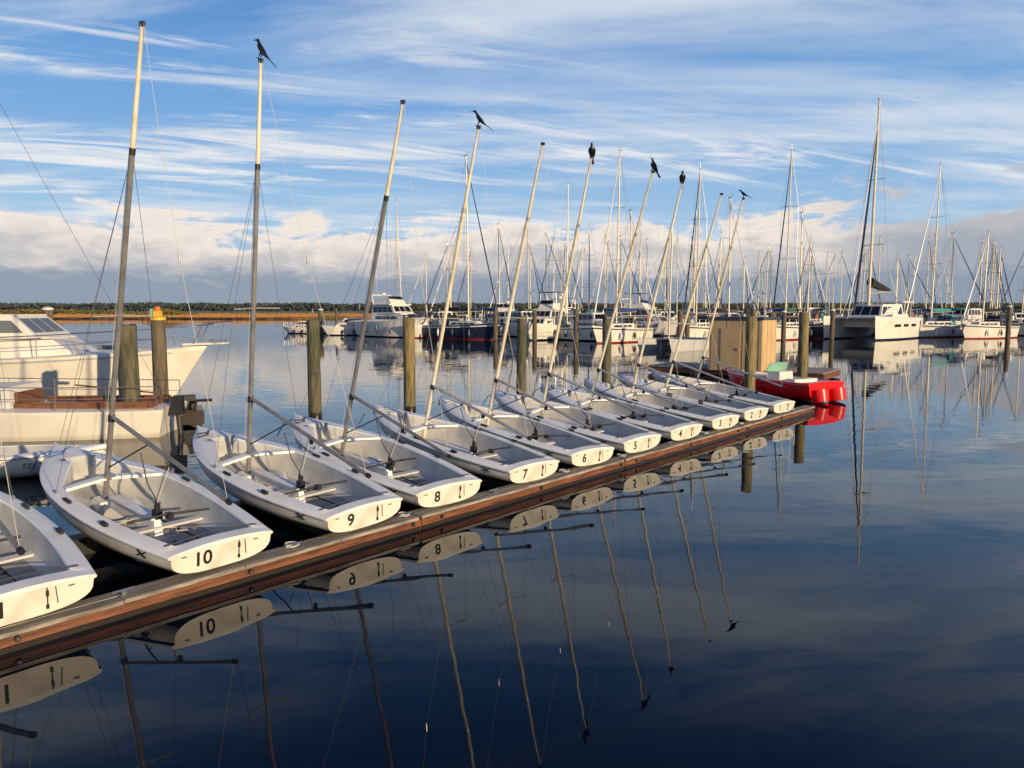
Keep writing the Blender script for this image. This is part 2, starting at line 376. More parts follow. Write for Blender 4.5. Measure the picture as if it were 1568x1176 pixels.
# ---------------------------------------------------------------- generic yacht hull
def yhull(mb,L,B,F,m="white_paint",bot="navy",deck="deck_grey",bowF=1.3,sternw=.8,over=.07,stripe=None,pw=2.2,y0=0,ns=18):
    rings=[]
    def b(t):
        return (B/2)*(sternw+(1-sternw)*math.sin(math.pi/2*t/.42)) if t<.42 else max((B/2)*(1-((t-.42)/.58)**pw),.02)
    def sh(t): return F*(1+(bowF-1)*t*t)
    for i in range(ns+1):
        t=i/ns; t=1-(1-t)**1.25; bb=b(t); s_=sh(t); r=[]
        for y,z,h in ((0,-.45,-.3),(bb*.6,-.25,-.1),(bb*.86,.06,.05),(bb*.88,.12,.08),(bb*.95,s_*.55,.55),(bb*.985,s_*.84,.84),(bb,s_*.92,.92),(bb*1.0,s_,1),(bb*.93,s_+.02,1),(0,s_+.07,1)):
            x=L*(t-.5)-L*over*(1-h)*t**5+ L*.02*(1-h)*(1-t)**4
            r.append((x,y,z))
        rings.append(r)
    n=len(rings[0])
    for sg in (1,-1):
        vs=[(p[0],y0+p[1]*sg,p[2]) for r in rings for p in r]; fs=[];ms=[]
        for i in range(ns):
            for j in range(n-1):
                q=(i*n+j,(i+1)*n+j,(i+1)*n+j+1,i*n+j+1)
                fs.append(q[::-1] if sg>0 else q)
                ms.append(bot if j<3 else (stripe or m) if j==5 else m if j<8 else deck)
        c=len(vs); vs.append((rings[0][0][0],y0,.2))
        for j in range(n-1):
            q=(c,j,j+1); fs.append(q if sg>0 else q[::-1]); ms.append(bot if j<3 else m)
        mb.add(vs,fs,ms)
    return b,sh
def rails(mb,L,b,sh,t0=.05,t1=.98,h=.6,n=9,r=.015):
    for sg in(1,-1):
        P=[]
        for i in range(n+1):
            t=t0+(t1-t0)*i/n; x=L*(t-.5); p=Vector((x,sg*b(t)*.92,sh(t)+.02)); q=p+Vector((0,0,h)); P.append(q)
            mb.tube([p,q],r,"steel",4)
        mb.tube(P,r,"steel",4); mb.tube([p-Vector((0,0,h*.5)) for p in P],r*.6,"steel",4)
def cabin(mb,x0,x1,w0,w1,z0,h,m="white_paint",slf=.5,slb=.1,ins=.12,win=(.12,.9,.4,.8),nwin=3,front=True,side=True,y0=0,glass="glass_dark"):
    b=[(x0,-w0/2+y0,z0),(x1,-w1/2+y0,z0),(x1,w1/2+y0,z0),(x0,w0/2+y0,z0)]
    t=[(x0+slb,-w0/2+ins+y0,z0+h),(x1-slf,-w1/2+ins+y0,z0+h),(x1-slf,w1/2-ins+y0,z0+h),(x0+slb,w0/2-ins+y0,z0+h)]
    mb.prism(b,t,m)
    F=[(b[0],b[1],t[1],t[0]),(b[2],b[3],t[3],t[2])]
    if side:
        for q in F:
            for k in range(nwin):
                u0=win[0]+(win[1]-win[0])*k/nwin; u1=win[0]+(win[1]-win[0])*(k+1)/nwin-.03
                mb.quadpatch(q,u0,u1,win[2],win[3],.012,glass)
    if front:
        q=(b[1],b[2],t[2],t[1])
        for k in range(3): mb.quadpatch(q,.06+.3*k,.33+.3*k,.25,.88,.012,glass)
    mb.prism([(p[0]-.0,(p[1]-y0)*1.02+y0,p[2]+.002) for p in t],[(p[0],(p[1]-y0)*1.02+y0,p[2]+.05) for p in t],m)
def rig(mb,L,b,sh,mx,mh,F,rake=.01,jib="blue_canvas",cover="blue_canvas",y0=0,boom=True,r=.075):
    base=Vector((mx,y0,F)); top=Vector((mx-mh*rake,y0,mh))
    mb.tube([base,base.lerp(top,.6),top],[r,r*.95,r*.7],"mast_cream",8)
    mb.box((top+Vector((-.1,0,.05)))[:],(.45,.08,.08),"mast_alu"); mb.tube([top,top+Vector((0,0,.55))],.012,"wire",4); mb.tube([top+Vector((0,0,.2)),top+Vector((.4,0,.3))],.012,"wire",4)
    W=b(.5)*.95; wr=.008
    for q in (.38,.68):
        s_=base.lerp(top,q)
        for sg in(1,-1): mb.tube([s_,s_+Vector((-.15,sg*W*.5,.03))],.022,"mast_alu",4)
    for sg in(1,-1):
        ch=Vector((mx-.1,y0+sg*W,F))
        mb.tube([ch,base.lerp(top,.38)+Vector((-.15,sg*W*.5,0)),base.lerp(top,.68)+Vector((-.15,sg*W*.5,0)),top],wr,"wire",4)
        mb.tube([ch,base.lerp(top,.38)],wr,"wire",4)
    bow=Vector((L*.49,y0,sh(1)+.05)); ster=Vector((-L*.49,y0,F))
    ht=base.lerp(top,.97)
    mb.tube([bow,bow.lerp(ht,.08),bow.lerp(ht,.5),bow.lerp(ht,.93),ht],[.02,.07,.06,.035,.012],jib,7)
    mb.tube([ster,top],wr,"wire",4)
    if boom:
        g=base+Vector((-.1,0,1.1)); e=g+Vector((-L*.36,0,.12)); mb.tube([g,e],.06,"mast_alu",7)
        up=Vector((0,0,.17)); mb.tube([g+up*1.6,g.lerp(e,.3)+up*1.3,g.lerp(e,.7)+up,e+up*.7],[.16,.19,.16,.09],cover,8)
        mb.tube([e,top],.007,"wire",4)
def sailboat(x,y,head,L=10,mh=15,B=None,F=1.15,hull="white_paint",bot="red_bottom",jib="white_paint",cover="blue_canvas",dodger="blue_canvas",stripe="navy",rake=.012,mx=None,name="moored_sailboat",bim=True):
    B=B or L*.31; mb=MB(); b,sh=yhull(mb,L,B,F,hull,bot,"deck_grey",1.28,.66,.09,stripe,2.0)
    cabin(mb,-L*.12,L*.27,B*.56,B*.34,F+.03,.42,"white_paint",.5,.05,.08,(.1,.92,.35,.75),4,False)
    cabin(mb,-L*.18,-L*.10,B*.52,B*.50,F+.05,1.0,dodger,.45,.0,.15,(.2,.9,.4,.8),1)
    if bim:
        for sx in(-L*.42,-L*.24):
            mb.tube([(sx,-B*.3,F),(sx,-B*.29,F+1.75),(sx,B*.29,F+1.75),(sx,B*.3,F)],.018,"steel",5)
        mb.prism([(-L*.43,-B*.3,F+1.72),(-L*.23,-B*.3,F+1.75),(-L*.23,B*.3,F+1.75),(-L*.43,B*.3,F+1.72)],[(-L*.42,-B*.2,F+1.86),(-L*.24,-B*.2,F+1.88),(-L*.24,B*.2,F+1.88),(-L*.42,B*.2,F+1.86)],dodger)
    rails(mb,L,b,sh,.02,.99,.62,9); mb.tube([(L*.48,b(.97),sh(1)+.6),(L*.51,0,sh(1)+.68),(L*.48,-b(.97),sh(1)+.6)],.016,"steel",4)
    mb.tube([(-L*.40,-.45,F+.75),(-L*.40,0,F+1.2),(-L*.40,.45,F+.75),(-L*.40,0,F+.3),(-L*.40,-.45,F+.75)],.015,"steel",5)
    mb.box((-L*.34,0,F+.05),(L*.24,B*.36,.12),"teak")
    for k in range(3):
        xx=L*(-.2+.2*k); bb=b(.5+xx/L)
        for sg in(1,-1): mb.tube([(xx,sg*(bb+.09),F*.25),(xx,sg*(bb+.12),F*.5),(xx,sg*(bb+.09),F*.8)],[.05,.11,.05],"navy" if k%2 else "white_paint",8)
    mb.tube([(-L*.47,.3,F+.6),(-L*.47,.3,F+1.1)],[.16,.16],"orange_paint" if int(x*10)%3==0 else "white_paint",8)
    rig(mb,L,b,sh,mx if mx is not None else L*.08,mh,F+.3,rake,jib,cover)
    return mb.build(name,loc=(x,y,0),rz=R(head))
def motoryacht(x,y,head,L=11,B=3.8,F=1.4,fly=True,hull="white_paint",canvas="white_paint",name="motor_yacht",bot="navy",ch=1.5,stripe=None,pulpit=False):
    mb=MB(); b,sh=yhull(mb,L,B,F,hull,bot,"white_paint",1.35,.92,.10,stripe,2.3)
    gl="glass_grey" if pulpit else "glass_dark"
    cabin(mb,-L*.22,L*(.19 if pulpit else .30),B*.80,B*.50,F+.03,ch*.5,"white_paint",L*.09,.0,.08,(.15,.85,.35,.7),3,not pulpit,not pulpit,glass=gl)
    z=F+.05+ch*.5
    cabin(mb,-L*.22,L*(.08 if pulpit else .16),B*.74,B*.62,z,ch*.5,"white_paint",L*.07,.0,.15,(.06,.95,.15,.85) if not pulpit else (.62,.95,.25,.8),4 if not pulpit else 1,True,glass=gl)
    z+=ch*.5
    if fly:
        mb.box((-L*.12,0,z+.08),(L*.42,B*.72,.10),"white_paint")
        cabin(mb,-L*.20,L*.06,B*.62,B*.50,z+.13,.5,"white_paint",.4,.05,.1,(.1,.2,.3,.4),1,False,False)
        mb.prism([(L*.02,-B*.22,z+.63),(L*.03,B*.22,z+.63),(L*.03-.02,B*.22,z+.63),(L*.02-.02,-B*.22,z+.63)],[(L*-.01,-B*.2,z+.95),(L*-.01,B*.2,z+.95),(L*-.01-.02,B*.2,z+.95),(L*-.01-.02,-B*.2,z+.95)],"glass_dark")
        mb.tube([(-L*.21,-B*.33,z+.1),(-L*.25,-B*.30,z+1.1),(-L*.25,B*.30,z+1.1),(-L*.21,B*.33,z+.1)],[.09,.07,.07,.09],"white_paint",6)
        if canvas!="white_paint":
            for sx in(-L*.19,-L*.02):
                for sg in(1,-1): mb.tube([(sx,sg*B*.27,z+.6),(sx,sg*B*.26,z+1.7)],.025,"steel",5)
            mb.box((-L*.105,0,z+1.73),(L*.21,B*.58,.06),canvas,tz=.85)
        mb.tube([(-L*.25,.3,z+1.1),(-L*.25,.3,z+1.35)],[.28,.22],"white_paint",10)
        mb.tube([(-L*.25,-.5,z+1.1),(-L*.27,-.5,z+4.2)],.015,"white_paint",4); mb.tube([(-L*.25,.9,z+1.1),(-L*.26,.95,z+3.4)],.015,"white_paint",4)
    else:
        mb.tube([(-L*.2,0,z),(-L*.2,0,z+1.5)],.02,"white_paint",5)
        mb.box((-L*.32,0,z-.05),(L*.2,B*.7,.06),canvas)
        for sg in(1,-1): mb.tube([(-L*.41,sg*B*.33,F),(-L*.41,sg*B*.33,z-.06)],.02,"steel",5)
    mb.box((-L*.36,0,F+.02),(L*.22,B*.66,.06),"teak")
    if not pulpit:
        for k in range(3):
            xx=L*(-.25+.2*k); bb=b(.5+xx/L)
            for sg in(1,-1): mb.tube([(xx,sg*(bb+.09),F*.25),(xx,sg*(bb+.12),F*.5),(xx,sg*(bb+.09),F*.8)],[.05,.12,.05],"navy",8)
    rails(mb,L,b,sh,.42 if not pulpit else .2,.985,.65,8,.018); mb.tube([(L*.485,b(.985)*.9,sh(1)+.67),(L*.52,0,sh(1)+.72),(L*.485,-b(.985)*.9,sh(1)+.67)],.018,"steel",5)
    if pulpit:
        for sg in(1,-1): mb.tube([(L*(t-.5),sg*(b(t)+.01),sh(t)*.93) for t in [k/12 for k in range(12)]],.03,"light_grey_paint",6)
        mb.box((L*.30,0,F*1.27),(.6,.6,.08),"light_grey_paint")
        mb.prism([(L*.44,-.28,sh(1)+.03),(L*.56,-.2,sh(1)+.08),(L*.56,.2,sh(1)+.08),(L*.44,.28,sh(1)+.03)],[(L*.44,-.28,sh(1)+.10),(L*.56,-.2,sh(1)+.13),(L*.56,.2,sh(1)+.13),(L*.44,.28,sh(1)+.10)],"white_paint")
        mb.tube([(L*.47,-.28,sh(1)+.1),(L*.50,-.28,sh(1)+.75),(L*.57,-.15,sh(1)+.8),(L*.57,.15,sh(1)+.8),(L*.50,.28,sh(1)+.75),(L*.47,.28,sh(1)+.1)],.018,"steel",5)
        mb.box((L*.53,0,sh(1)+.17),(.5,.12,.12),"steel")
    return mb.build(name,loc=(x,y,0),rz=R(head))

# ---- left foreground boats
motoryacht(-15.3,23.6,4,L=11.0,B=3.4,F=1.22,fly=False,pulpit=True,hull="cream_paint",bot="cream_paint",ch=1.35)
def pocket_cruiser():
    mb=MB(); L=7.2;B=2.3;F=.62; b,sh=yhull(mb,L,B,F,"white_paint","cream_paint","white_paint",1.3,.7,.08,None,2.1)
    cabin(mb,-L*.06,L*.28,B*.66,B*.4,F+.02,.46,"white_paint",.5,.05,.08,(.06,.45,.3,.75),1,False)
    for sg in(1,-1):
        mb.box((-L*.26,sg*B*.30,F+.10),(L*.38,.06,.16),"teak")
        mb.box((-L*.26,sg*B*.22,F+.05),(L*.36,.3,.06),"teak")
    mb.box((-L*.455,0,F+.10),(.06,B*.55,.14),"teak"); mb.box((-L*.066,0,F+.22),(.05,B*.5,.36),"teak")
    rails(mb,L,b,sh,.02,.98,.5,7,.010)
    mb.box((-L*.52,.3,F+.05),(.25,.28,.4),"rubber_black",tz=.8); mb.tube([(-L*.52,.3,F-.1),(-L*.53,.3,-.4)],.06,"rubber_black",6)
    mb.tube([(-L*.44,.0,F+.3),(-L*.2,.0,F+.5)],.02,"teak",6)
    mb.tube([(-L*.30,-.6,F+.1),(-L*.30,-.58,F+1.3)],.035,"mast_dark",7); mb.tube([(-L*.36,-.58,F+1.3),(-L*.24,-.58,F+1.32)],.05,"mast_dark",7)
    mt=Vector((L*.1,0,9.2))
    mb.tube([(L*.1,0,F+.4),mt],[.06,.045],"mast_cream",8); mb.tube([(-L*.48,0,F),mt],.005,"wire",4); mb.tube([(L*.49,0,F*1.3),mt],.005,"wire",4)
    for sg in(1,-1): mb.tube([(L*.08,sg*B*.45,F),mt],.005,"wire",4)
    mb.build("wooden_cockpit_sailboat",loc=(-11.3,16.6,0),rz=R(186))
pocket_cruiser()
dm,_,_,_=dinghy_hull(L=3.4,bs=.52,bm=.64,depth_s=.34,depth_m=.40,side=.12,vstart=.62,vend=.84,nbot=2,m_in="light_grey_paint")
dm.box((1.3,0,-.14),(.25,.94,.04),"teak"); dm.box((2.1,0,-.12),(.22,.8,.04),"teak")
dm.tube([(3.2,0,.12),(3.5,-.1,.0),(3.9,-.3,-.35)],.01,"rope_light",5)
o=dm.build("rowing_dinghy",loc=(-10.3,12.3,.38),rz=R(5))
cu=bpy.data.curves.new("reg","FONT"); cu.body="FZC377K"; cu.size=.12; cu.extrude=.001
to=bpy.data.objects.new("tmp",cu); scene.collection.objects.link(to); bpy.context.view_layer.update()
me=bpy.data.meshes.new_from_object(to); bpy.data.objects.remove(to); me.materials.clear(); me.materials.append(MATS["number_black"])
t=bpy.data.objects.new("registration",me); scene.collection.objects.link(t); t.parent=o; t.location=(2.3,-.575,-.15); t.rotation_euler=(R(80),0,R(14))
fd=MB(); fd.box((0,0,.32),(3.4,1.0,.08),"wet_wood")
for k in range(16): fd.box((-1.6+k*.213,0,.385),(.2,1.08,.04),"wet_wood")
for sg in(1,-1): fd.box((0,sg*.52,.2),(3.4,.06,.26),"wet_wood")
fd.box((1.3,.2,.55),(.5,.35,.3),"rubber_black"); fd.tube([(.6,-.3,.41),(.75,-.3,.75)],.09,"wet_wood",8); fd.tube([(1.5,-.35,.41),(1.55,-.35,.62),(1.9,-.35,.62)],.04,"wet_wood",6)
fd.build("finger_dock",loc=(-9.2,17.6,0),rz=R(25))

# ---- red skiff
rm,_,_,_=dinghy_hull(L=3.9,bs=.86,bm=.92,depth_s=.56,depth_m=.60,side=.12,vstart=.7,vend=.90,m_out="red_paint",m_deck="red_paint",m_in="white_paint",m_floor="white_paint",rub="white_paint",m_bot="red_paint",pw=3.2,bowrise=.16,floor_up=.25)
rm.box((1.7,0,.0),(.5,.7,.50),"white_paint",tz=.9)
rm.prism([(1.9,-.5,.24),(2.0,0,.24),(1.9,.5,.24),(1.88,.5,.24),(1.97,0,.24),(1.88,-.5,.24)],[(1.75,-.44,.52),(1.82,0,.53),(1.75,.44,.52),(1.73,.44,.52),(1.79,0,.53),(1.73,-.44,.52)],"green_plastic")
rm.box((.9,0,-.1),(.35,1.1,.34),"white_paint")
rm.box((2.7,0,-.05),(.6,1.0,.2),"white_paint")
rm.tube([(-.01,.42,-.2),(-.10,.42,-.55)],[.30,.26],"red_paint",14); rm.tube([(-.01,-.42,-.2),(-.10,-.42,-.55)],[.30,.26],"red_paint",14)
rm.build("red_skiff",loc=(9.55,22.5,.60),rz=R(122))

# ---- tan dock storage shed
sh_=MB(); sh_.box((0,0,1.35),(2.2,1.9,2.1),"shed_tan")
for k in range(4): sh_.box((-1.0+k*.665,-.956,1.35),(.014,.010,2.08),"tan_canvas"); sh_.box((1.106,-.82+k*.545,1.35),(.010,.014,2.08),"tan_canvas")
sh_.prism([(-1.15,-1.0,2.4),(1.15,-1.0,2.4),(1.15,1.0,2.4),(-1.15,1.0,2.4)],[(-1.1,-.9,2.52),(1.1,-.9,2.52),(1.1,.9,2.52),(-1.1,.9,2.52)],"roof_dark")
sh_.box((-.2,-.965,1.2),(.8,.02,1.7),"shed_tan"); sh_.box((.12,-.985,1.2),(.05,.04,.12),"steel")
sh_.build("dock_shed",loc=(9.75,31.5,0),rz=R(-36))
d2=MB(); d2.box((0,0,.18),(7.5,2.8,.24),"dock_side")
for k in range(38): d2.box((-3.65+k*.197,0,.325),(.185,2.9,.04),"dock_top")
d2.build("float_platform",loc=(10.0,32.4,0),rz=R(144))

def small_cat():
    mb=MB()
    for y0 in(-1.3,1.3): b,sh=yhull(mb,6.3,.8,.68,"light_grey_paint","deck_grey","light_grey_paint",1.25,.6,.05,None,2.2,y0)
    for x in(-1.8,1.2): mb.tube([(x,-1.3,.78),(x,1.3,.78)],.07,"mast_alu",8)
    mb.box((-.3,0,.79),(3.0,2.2,.02),"black_canvas")
    mb.tube([(1.2,0,.8),(1.0,0,9.0)],[.06,.05],"mast_alu",8)
    for sg in(1,-1): mb.tube([(0,sg*1.4,.85),(1.05,0,7.5)],.01,"wire",4)
    mb.tube([(1.15,0,1.9),(-1.8,0,1.8)],.05,"mast_alu",6)
    mb.build("small_catamaran",loc=(11.8,53,0),rz=R(225))
small_cat()

def catamaran():
    mb=MB(); L=12.0
    for y0 in(-2.55,2.55):
        b,sh=yhull(mb,L,1.7,1.75,"white_paint","navy","white_paint",1.08,.75,.03,None,2.6,y0)
        cabin(mb,-L*.15,L*.2,1.1,.6,1.75,.25,"white_paint",.5,.1,.05,(0,0,0,0),1,False,False,y0)
        sg=1 if y0>0 else -1
        for k,xx in enumerate((-2.5,-.3,1.9)): mb.box((xx,y0+sg*.835,1.15),(1.3,.03,.22),"glass_dark")
        mb.box((-L*.49,y0,.5),(.9,1.1,.2),"white_paint"); mb.box((-L*.46,y0,.95),(.6,1.1,.2),"white_paint")
    mb.box((-1.2,0,1.35),(7.6,4.2,.7),"white_paint")
    cabin(mb,-3.2,2.2,4.4,3.4,1.7,1.15,"white_paint",1.3,.0,.3,(.04,.97,.3,.85),4,True)
    mb.box((-3.9,0,3.1),(3.2,4.6,.10),"white_paint")
    for sg in(1,-1):
        for xx in(-5.3,-3.4): mb.tube([(xx,sg*2.1,1.7),(xx,sg*2.1,3.1)],.04,"steel",6)
    mb.box((-4.6,1.1,1.9),(1.6,1.2,.5),"white_paint"); mb.box((-5.2,0,1.8),(.3,4.0,.5),"black_canvas")
    mb.tube([(4.6,-2.6,1.75),(4.6,2.6,1.75)],.1,"mast_alu",8); mb.box((3.5,0,1.72),(2.2,3.6,.02),"black_canvas")
    base=Vector((1.0,0,2.8)); top=Vector((.6,0,19.6))
    mb.tube([base,base.lerp(top,.6),top],[.14,.13,.09],"mast_cream",10)
    mb.tube([top,top+Vector((0,0,.7))],.02,"wire",4); mb.box((top+Vector((0,0,.05)))[:],(.5,.1,.1),"mast_alu")
    for q,w in((.3,1.1),(.62,.9)):
        s_=base.lerp(top,q)
        for sg in(1,-1): mb.tube([s_,s_+Vector((-.3,sg*w,0))],.035,"mast_alu",5)
    for sg in(1,-1):
        mb.tube([(-.6,sg*3.2,1.8),base.lerp(top,.9)],.012,"wire",4)
        mb.tube([base+Vector((0,0,.2)),base.lerp(top,.3)+Vector((-.3,sg*1.1,0)),base.lerp(top,.62)+Vector((-.3,sg*.9,0)),base.lerp(top,.88)],.012,"wire",4)
    f0=Vector((4.7,0,1.9)); f1=base.lerp(top,.90)
    mb.tube([f0,f0.lerp(f1,.06),f0.lerp(f1,.5),f0.lerp(f1,.95),f1],[.03,.13,.11,.06,.02],"navy",8)
    f0=Vector((6.2,0,1.7)); mb.tube([f0,f0.lerp(f1,.1),f1],[.02,.05,.03],"white_paint",6)
    mb.tube([(.9,0,3.8),(-4.8,0,4.0)],.11,"mast_alu",8); mb.tube([(.7,0,4.75),(-1.5,0,4.45),(-4.7,0,4.15)],[.42,.34,.16],"black_canvas",8)
    mb.tube([(-4.8,0,4.0),top],.012,"wire",4)
    for y0 in(-2.55,2.55):
        pts=[]
        for k in range(8):
            xx=-5+k*1.45; yy=y0+(1 if y0>0 else -1)*.75*(1 if k<6 else .5); p=Vector((xx,yy,1.8)); pts.append(p+Vector((0,0,.65))); mb.tube([p,p+Vector((0,0,.65))],.015,"steel",4)
        mb.tube(pts,.012,"steel",4)
    o=mb.build("sailing_catamaran",loc=(35.8,74.5,0),rz=R(224)); o.scale=(.94,.94,1.17)
catamaran()

# ---- marina fleet
motoryacht(-12.3,79,-45,L=10,B=4.0,F=1.55,ch=1.7)
motoryacht(-7.9,77,-140,L=7,B=2.7,F=1.1,fly=False,bot="red_bottom",name="cabin_cruiser",canvas="tan_canvas")
motoryacht(-18.3,84,200,L=6.0,B=2.2,F=.8,fly=False,name="cabin_cruiser",ch=1.0)
sailboat(-4.8,73,-38,L=9.5,mh=17.4,hull="navy",bot="red_bottom",cover="black_canvas",dodger="black_canvas",jib="navy",stripe="white_paint",F=1.25)
motoryacht(-25,90,170,L=5.5,B=2.1,F=.6,fly=False,name="cabin_cruiser",ch=.8)
sailboat(-15.0,98,-75,L=11,mh=16.6,cover="white_paint",bim=False)
motoryacht(1.2,80,-55,L=9,B=3.2,F=1.2,ch=1.4,fly=False,canvas="blue_canvas",name="cabin_cruiser")
motoryacht(3.4,72,-120,L=8.5,B=3.2,F=1.25,ch=1.5,canvas="black_canvas")
motoryacht(7.4,69,-50,L=8,B=2.8,F=1.15,fly=False,name="cabin_cruiser",stripe="navy",ch=1.3)
sailboat(5.6,76,-95,L=9.5,mh=15.2,cover="blue_canvas",stripe="navy")
sailboat(9.6,66,-130,L=9,mh=16.4,cover="blue_canvas",dodger="tan_canvas",jib="white_paint",bim=False)
sailboat(11.8,78,-60,L=10.5,mh=12.9,cover="blue_canvas",dodger="blue_canvas")
motoryacht(14.8,84,-40,L=10,B=3.6,F=1.3,ch=1.6,canvas="blue_canvas")
sailboat(17.7,71,-120,L=10,mh=15.8,cover="navy",jib="navy",dodger="black_canvas")
sailboat(20.9,74,-60,L=9,mh=13.6,cover="tan_canvas",dodger="tan_canvas",bim=False)
motoryacht(23.3,70,-125,L=7,B=2.6,F=1.0,fly=False,ch=1.2,name="cabin_cruiser",canvas="blue_canvas")
sailboat(21.8,90,-100,L=11,mh=14.6,cover="blue_canvas")
sailboat(26.9,73,-125,L=11,mh=17.9,cover="green_canvas",dodger="tan_canvas",jib="navy")
sailboat(29.0,77,-60,L=9,mh=12.6,cover="blue_canvas",hull="navy",stripe="white_paint",bot="red_bottom")
sailboat(44.8,79,-150,L=11.5,mh=17.6,cover="teal_canvas",dodger="teal_canvas",jib="white_paint")
motoryacht(50.5,84,-140,L=10,B=3.5,F=1.3,fly=False,ch=1.6,canvas="tan_canvas",name="cabin_cruiser")
sailboat(47.6,75,-150,L=9,mh=10.3,cover="black_canvas",dodger="black_canvas",bim=False)
rn=random.Random(11)
cols=["blue_canvas","navy","tan_canvas","green_canvas","white_paint","black_canvas","teal_canvas","blue_canvas"]
for (x,y,mh) in [(-9,112,12.5),(-5.5,108,11.5),(-2,95,13.5),(2.2,104,12),(7.2,112,13),(10.8,100,14),(14,118,15),(19,110,13),(24,112,14.5),(29,104,15.5),(33,118,14),(38,112,13.2),(42,105,12.5),(45.5,118,14.5),(47,100,13),(51,108,13.5),(54.5,98,12.6),(56,116,16),(61,110,16),(64.5,104,14.5),(66,120,16.5),(59,92,12.8),(71,112,15),(73,125,14),(50,128,15),(40,130,14),(26,128,14),(17,130,15),(-13,120,11.5),(62,130,14.5),(69,98,12),
    (-7,92,10.5),(3.5,92,12.5),(9,88,12),(13.2,95,12),(16.6,98,13.5),(31,95,12),(34.5,100,12.8),(37.5,94,13.5),(40.5,97,12),(53,92,14),(56.5,88,11.5),(64,93,13),(67.5,106,13),(58,124,14),(35,128,13),(21,122,13),(8,128,12.5),(2,122,14),
    (48.5,112,13),(52,120,14),(55,106,12),(60,118,13),(63,124,14),(68,128,14),(75,116,13),(78,126,14),(43,124,13),(30,122,13),(25,99,12),(36.5,120,12.5),(6,100,13),(0,112,13),(11.5,118,13),(22.5,104,13),(27.5,116,14)]:
    L=rn.uniform(8,11.5)
    if x>28: mh*=.86
    sailboat(x,y,rn.choice([-95,-50,-125,60,-140,-70,30,200]),L=L,mh=mh,cover=rn.choice(cols),dodger=rn.choice(cols),jib=rn.choice(["white_paint","navy","white_paint","blue_canvas"]),hull=rn.choice(["white_paint"]*4+["navy","cream_paint"]),rake=rn.uniform(0,.02),F=rn.uniform(1.0,1.3),bim=rn.random()<.5)
for (x,y) in [(57,84),(63,86),(33,88),(69,90),(18,92),(6,92),(-1,84),(46,92),(41,86),(26,90),(13,90),(22,84)]:
    motoryacht(x,y,rn.choice([-95,-50,-130,60,-150]),L=rn.uniform(7,10.5),B=3.2,F=1.15,fly=rn.random()<.35,ch=rn.uniform(1.2,1.5),canvas=rn.choice(["white_paint","blue_canvas","tan_canvas","black_canvas"]),name="cabin_cruiser",stripe=rn.choice([None,"navy","black_canvas"]))
def marina_dock(x0,y0,x1,y1,w=2.0):
    mb=MB(); L=math.hypot(x1-x0,y1-y0); mb.box((0,0,.3),(L,w,.3),"dock_side"); mb.box((0,0,.475),(L,w+.1,.05),"dock_top")
    n=int(L/5); rr=random.Random(int(x0*3+y0))
    for k in range(n+1):
        xx=-L/2+k*L/n; hh=rr.uniform(2.3,3.1)
        mb.tube([(xx,w/2+.2,-.5),(xx,w/2+.2,hh),(xx,w/2+.2,hh+.13)],[.17,.16,.03],rr.choice(["pile_brown","pile_green","pile_yellow"]),8)
        mb.box((xx+1.5,w/2-.3,1.0),(.28,.28,1.0),"white_paint",tz=.85); mb.box((xx+3,-w/2+.35,.75),(1.1,.5,.5),rr.choice(["white_paint","deck_grey","tan_canvas"]))
    mb.build("marina_dock",loc=((x0+x1)/2,(y0+y1)/2,0),rz=math.atan2(y1-y0,x1-x0))
marina_dock(-22,92,-2,90); marina_dock(-2,87,34,87); marina_dock(40,83,90,88); marina_dock(-14,104,80,106); marina_dock(-10,122,90,124)
for (x,y) in [(46.5,70),(53,80),(24,66),(2,66),(13.5,60),(20,62),(60,80),(-1.5,68),(15.5,66),(5.5,64),(30,70)]: piling(x,y,random.uniform(2.6,3.2),.2,"pile_brown","white" if x>20 else None)

# ---------------------------------------------------------------- water and land
def sheet(name,x0,x1,y0,y1,z,m):
    me=bpy.data.meshes.new(name); me.from_pydata([(x0,y0,z),(x1,y0,z),(x1,y1,z),(x0,y1,z)],[],[(0,1,2,3)]); me.materials.append(m)
    o=bpy.data.objects.new(name,me); scene.collection.objects.link(o); return o
wm=bpy.data.materials.new("harbour_water"); wm.use_nodes=True; nt=wm.node_tree; b=nt.nodes["Principled BSDF"]
b.inputs["Base Color"].default_value=(.0009,.0040,.013,1); b.inputs["Roughness"].default_value=.006; b.inputs["IOR"].default_value=1.335
tc=nt.nodes.new("ShaderNodeTexCoord"); mpn=nt.nodes.new("ShaderNodeMapping"); mpn.inputs["Scale"].default_value=(.5,1.0,1); mpn.inputs["Rotation"].default_value=(0,0,R(20))
nt.links.new(tc.outputs["Object"],mpn.inputs["Vector"])
n1=nt.nodes.new("ShaderNodeTexNoise"); n1.inputs["Scale"].default_value=1.6; n1.inputs["Detail"].default_value=1.5; nt.links.new(mpn.outputs["Vector"],n1.inputs["Vector"])
n2=nt.nodes.new("ShaderNodeTexNoise"); n2.inputs["Scale"].default_value=.09; n2.inputs["Detail"].default_value=2; nt.links.new(mpn.outputs["Vector"],n2.inputs["Vector"])
mr=nt.nodes.new("ShaderNodeMapRange"); mr.inputs[1].default_value=.42; mr.inputs[2].default_value=.62; mr.inputs[3].default_value=.35; mr.inputs[4].default_value=1.0
nt.links.new(n2.outputs["Fac"],mr.inputs[0])
mu=nt.nodes.new("ShaderNodeMath"); mu.operation='MULTIPLY'; nt.links.new(n1.outputs["Fac"],mu.inputs[0]); nt.links.new(mr.outputs[0],mu.inputs[1])
bp=nt.nodes.new("ShaderNodeBump"); bp.inputs["Strength"].default_value=.14; bp.inputs["Distance"].default_value=.05
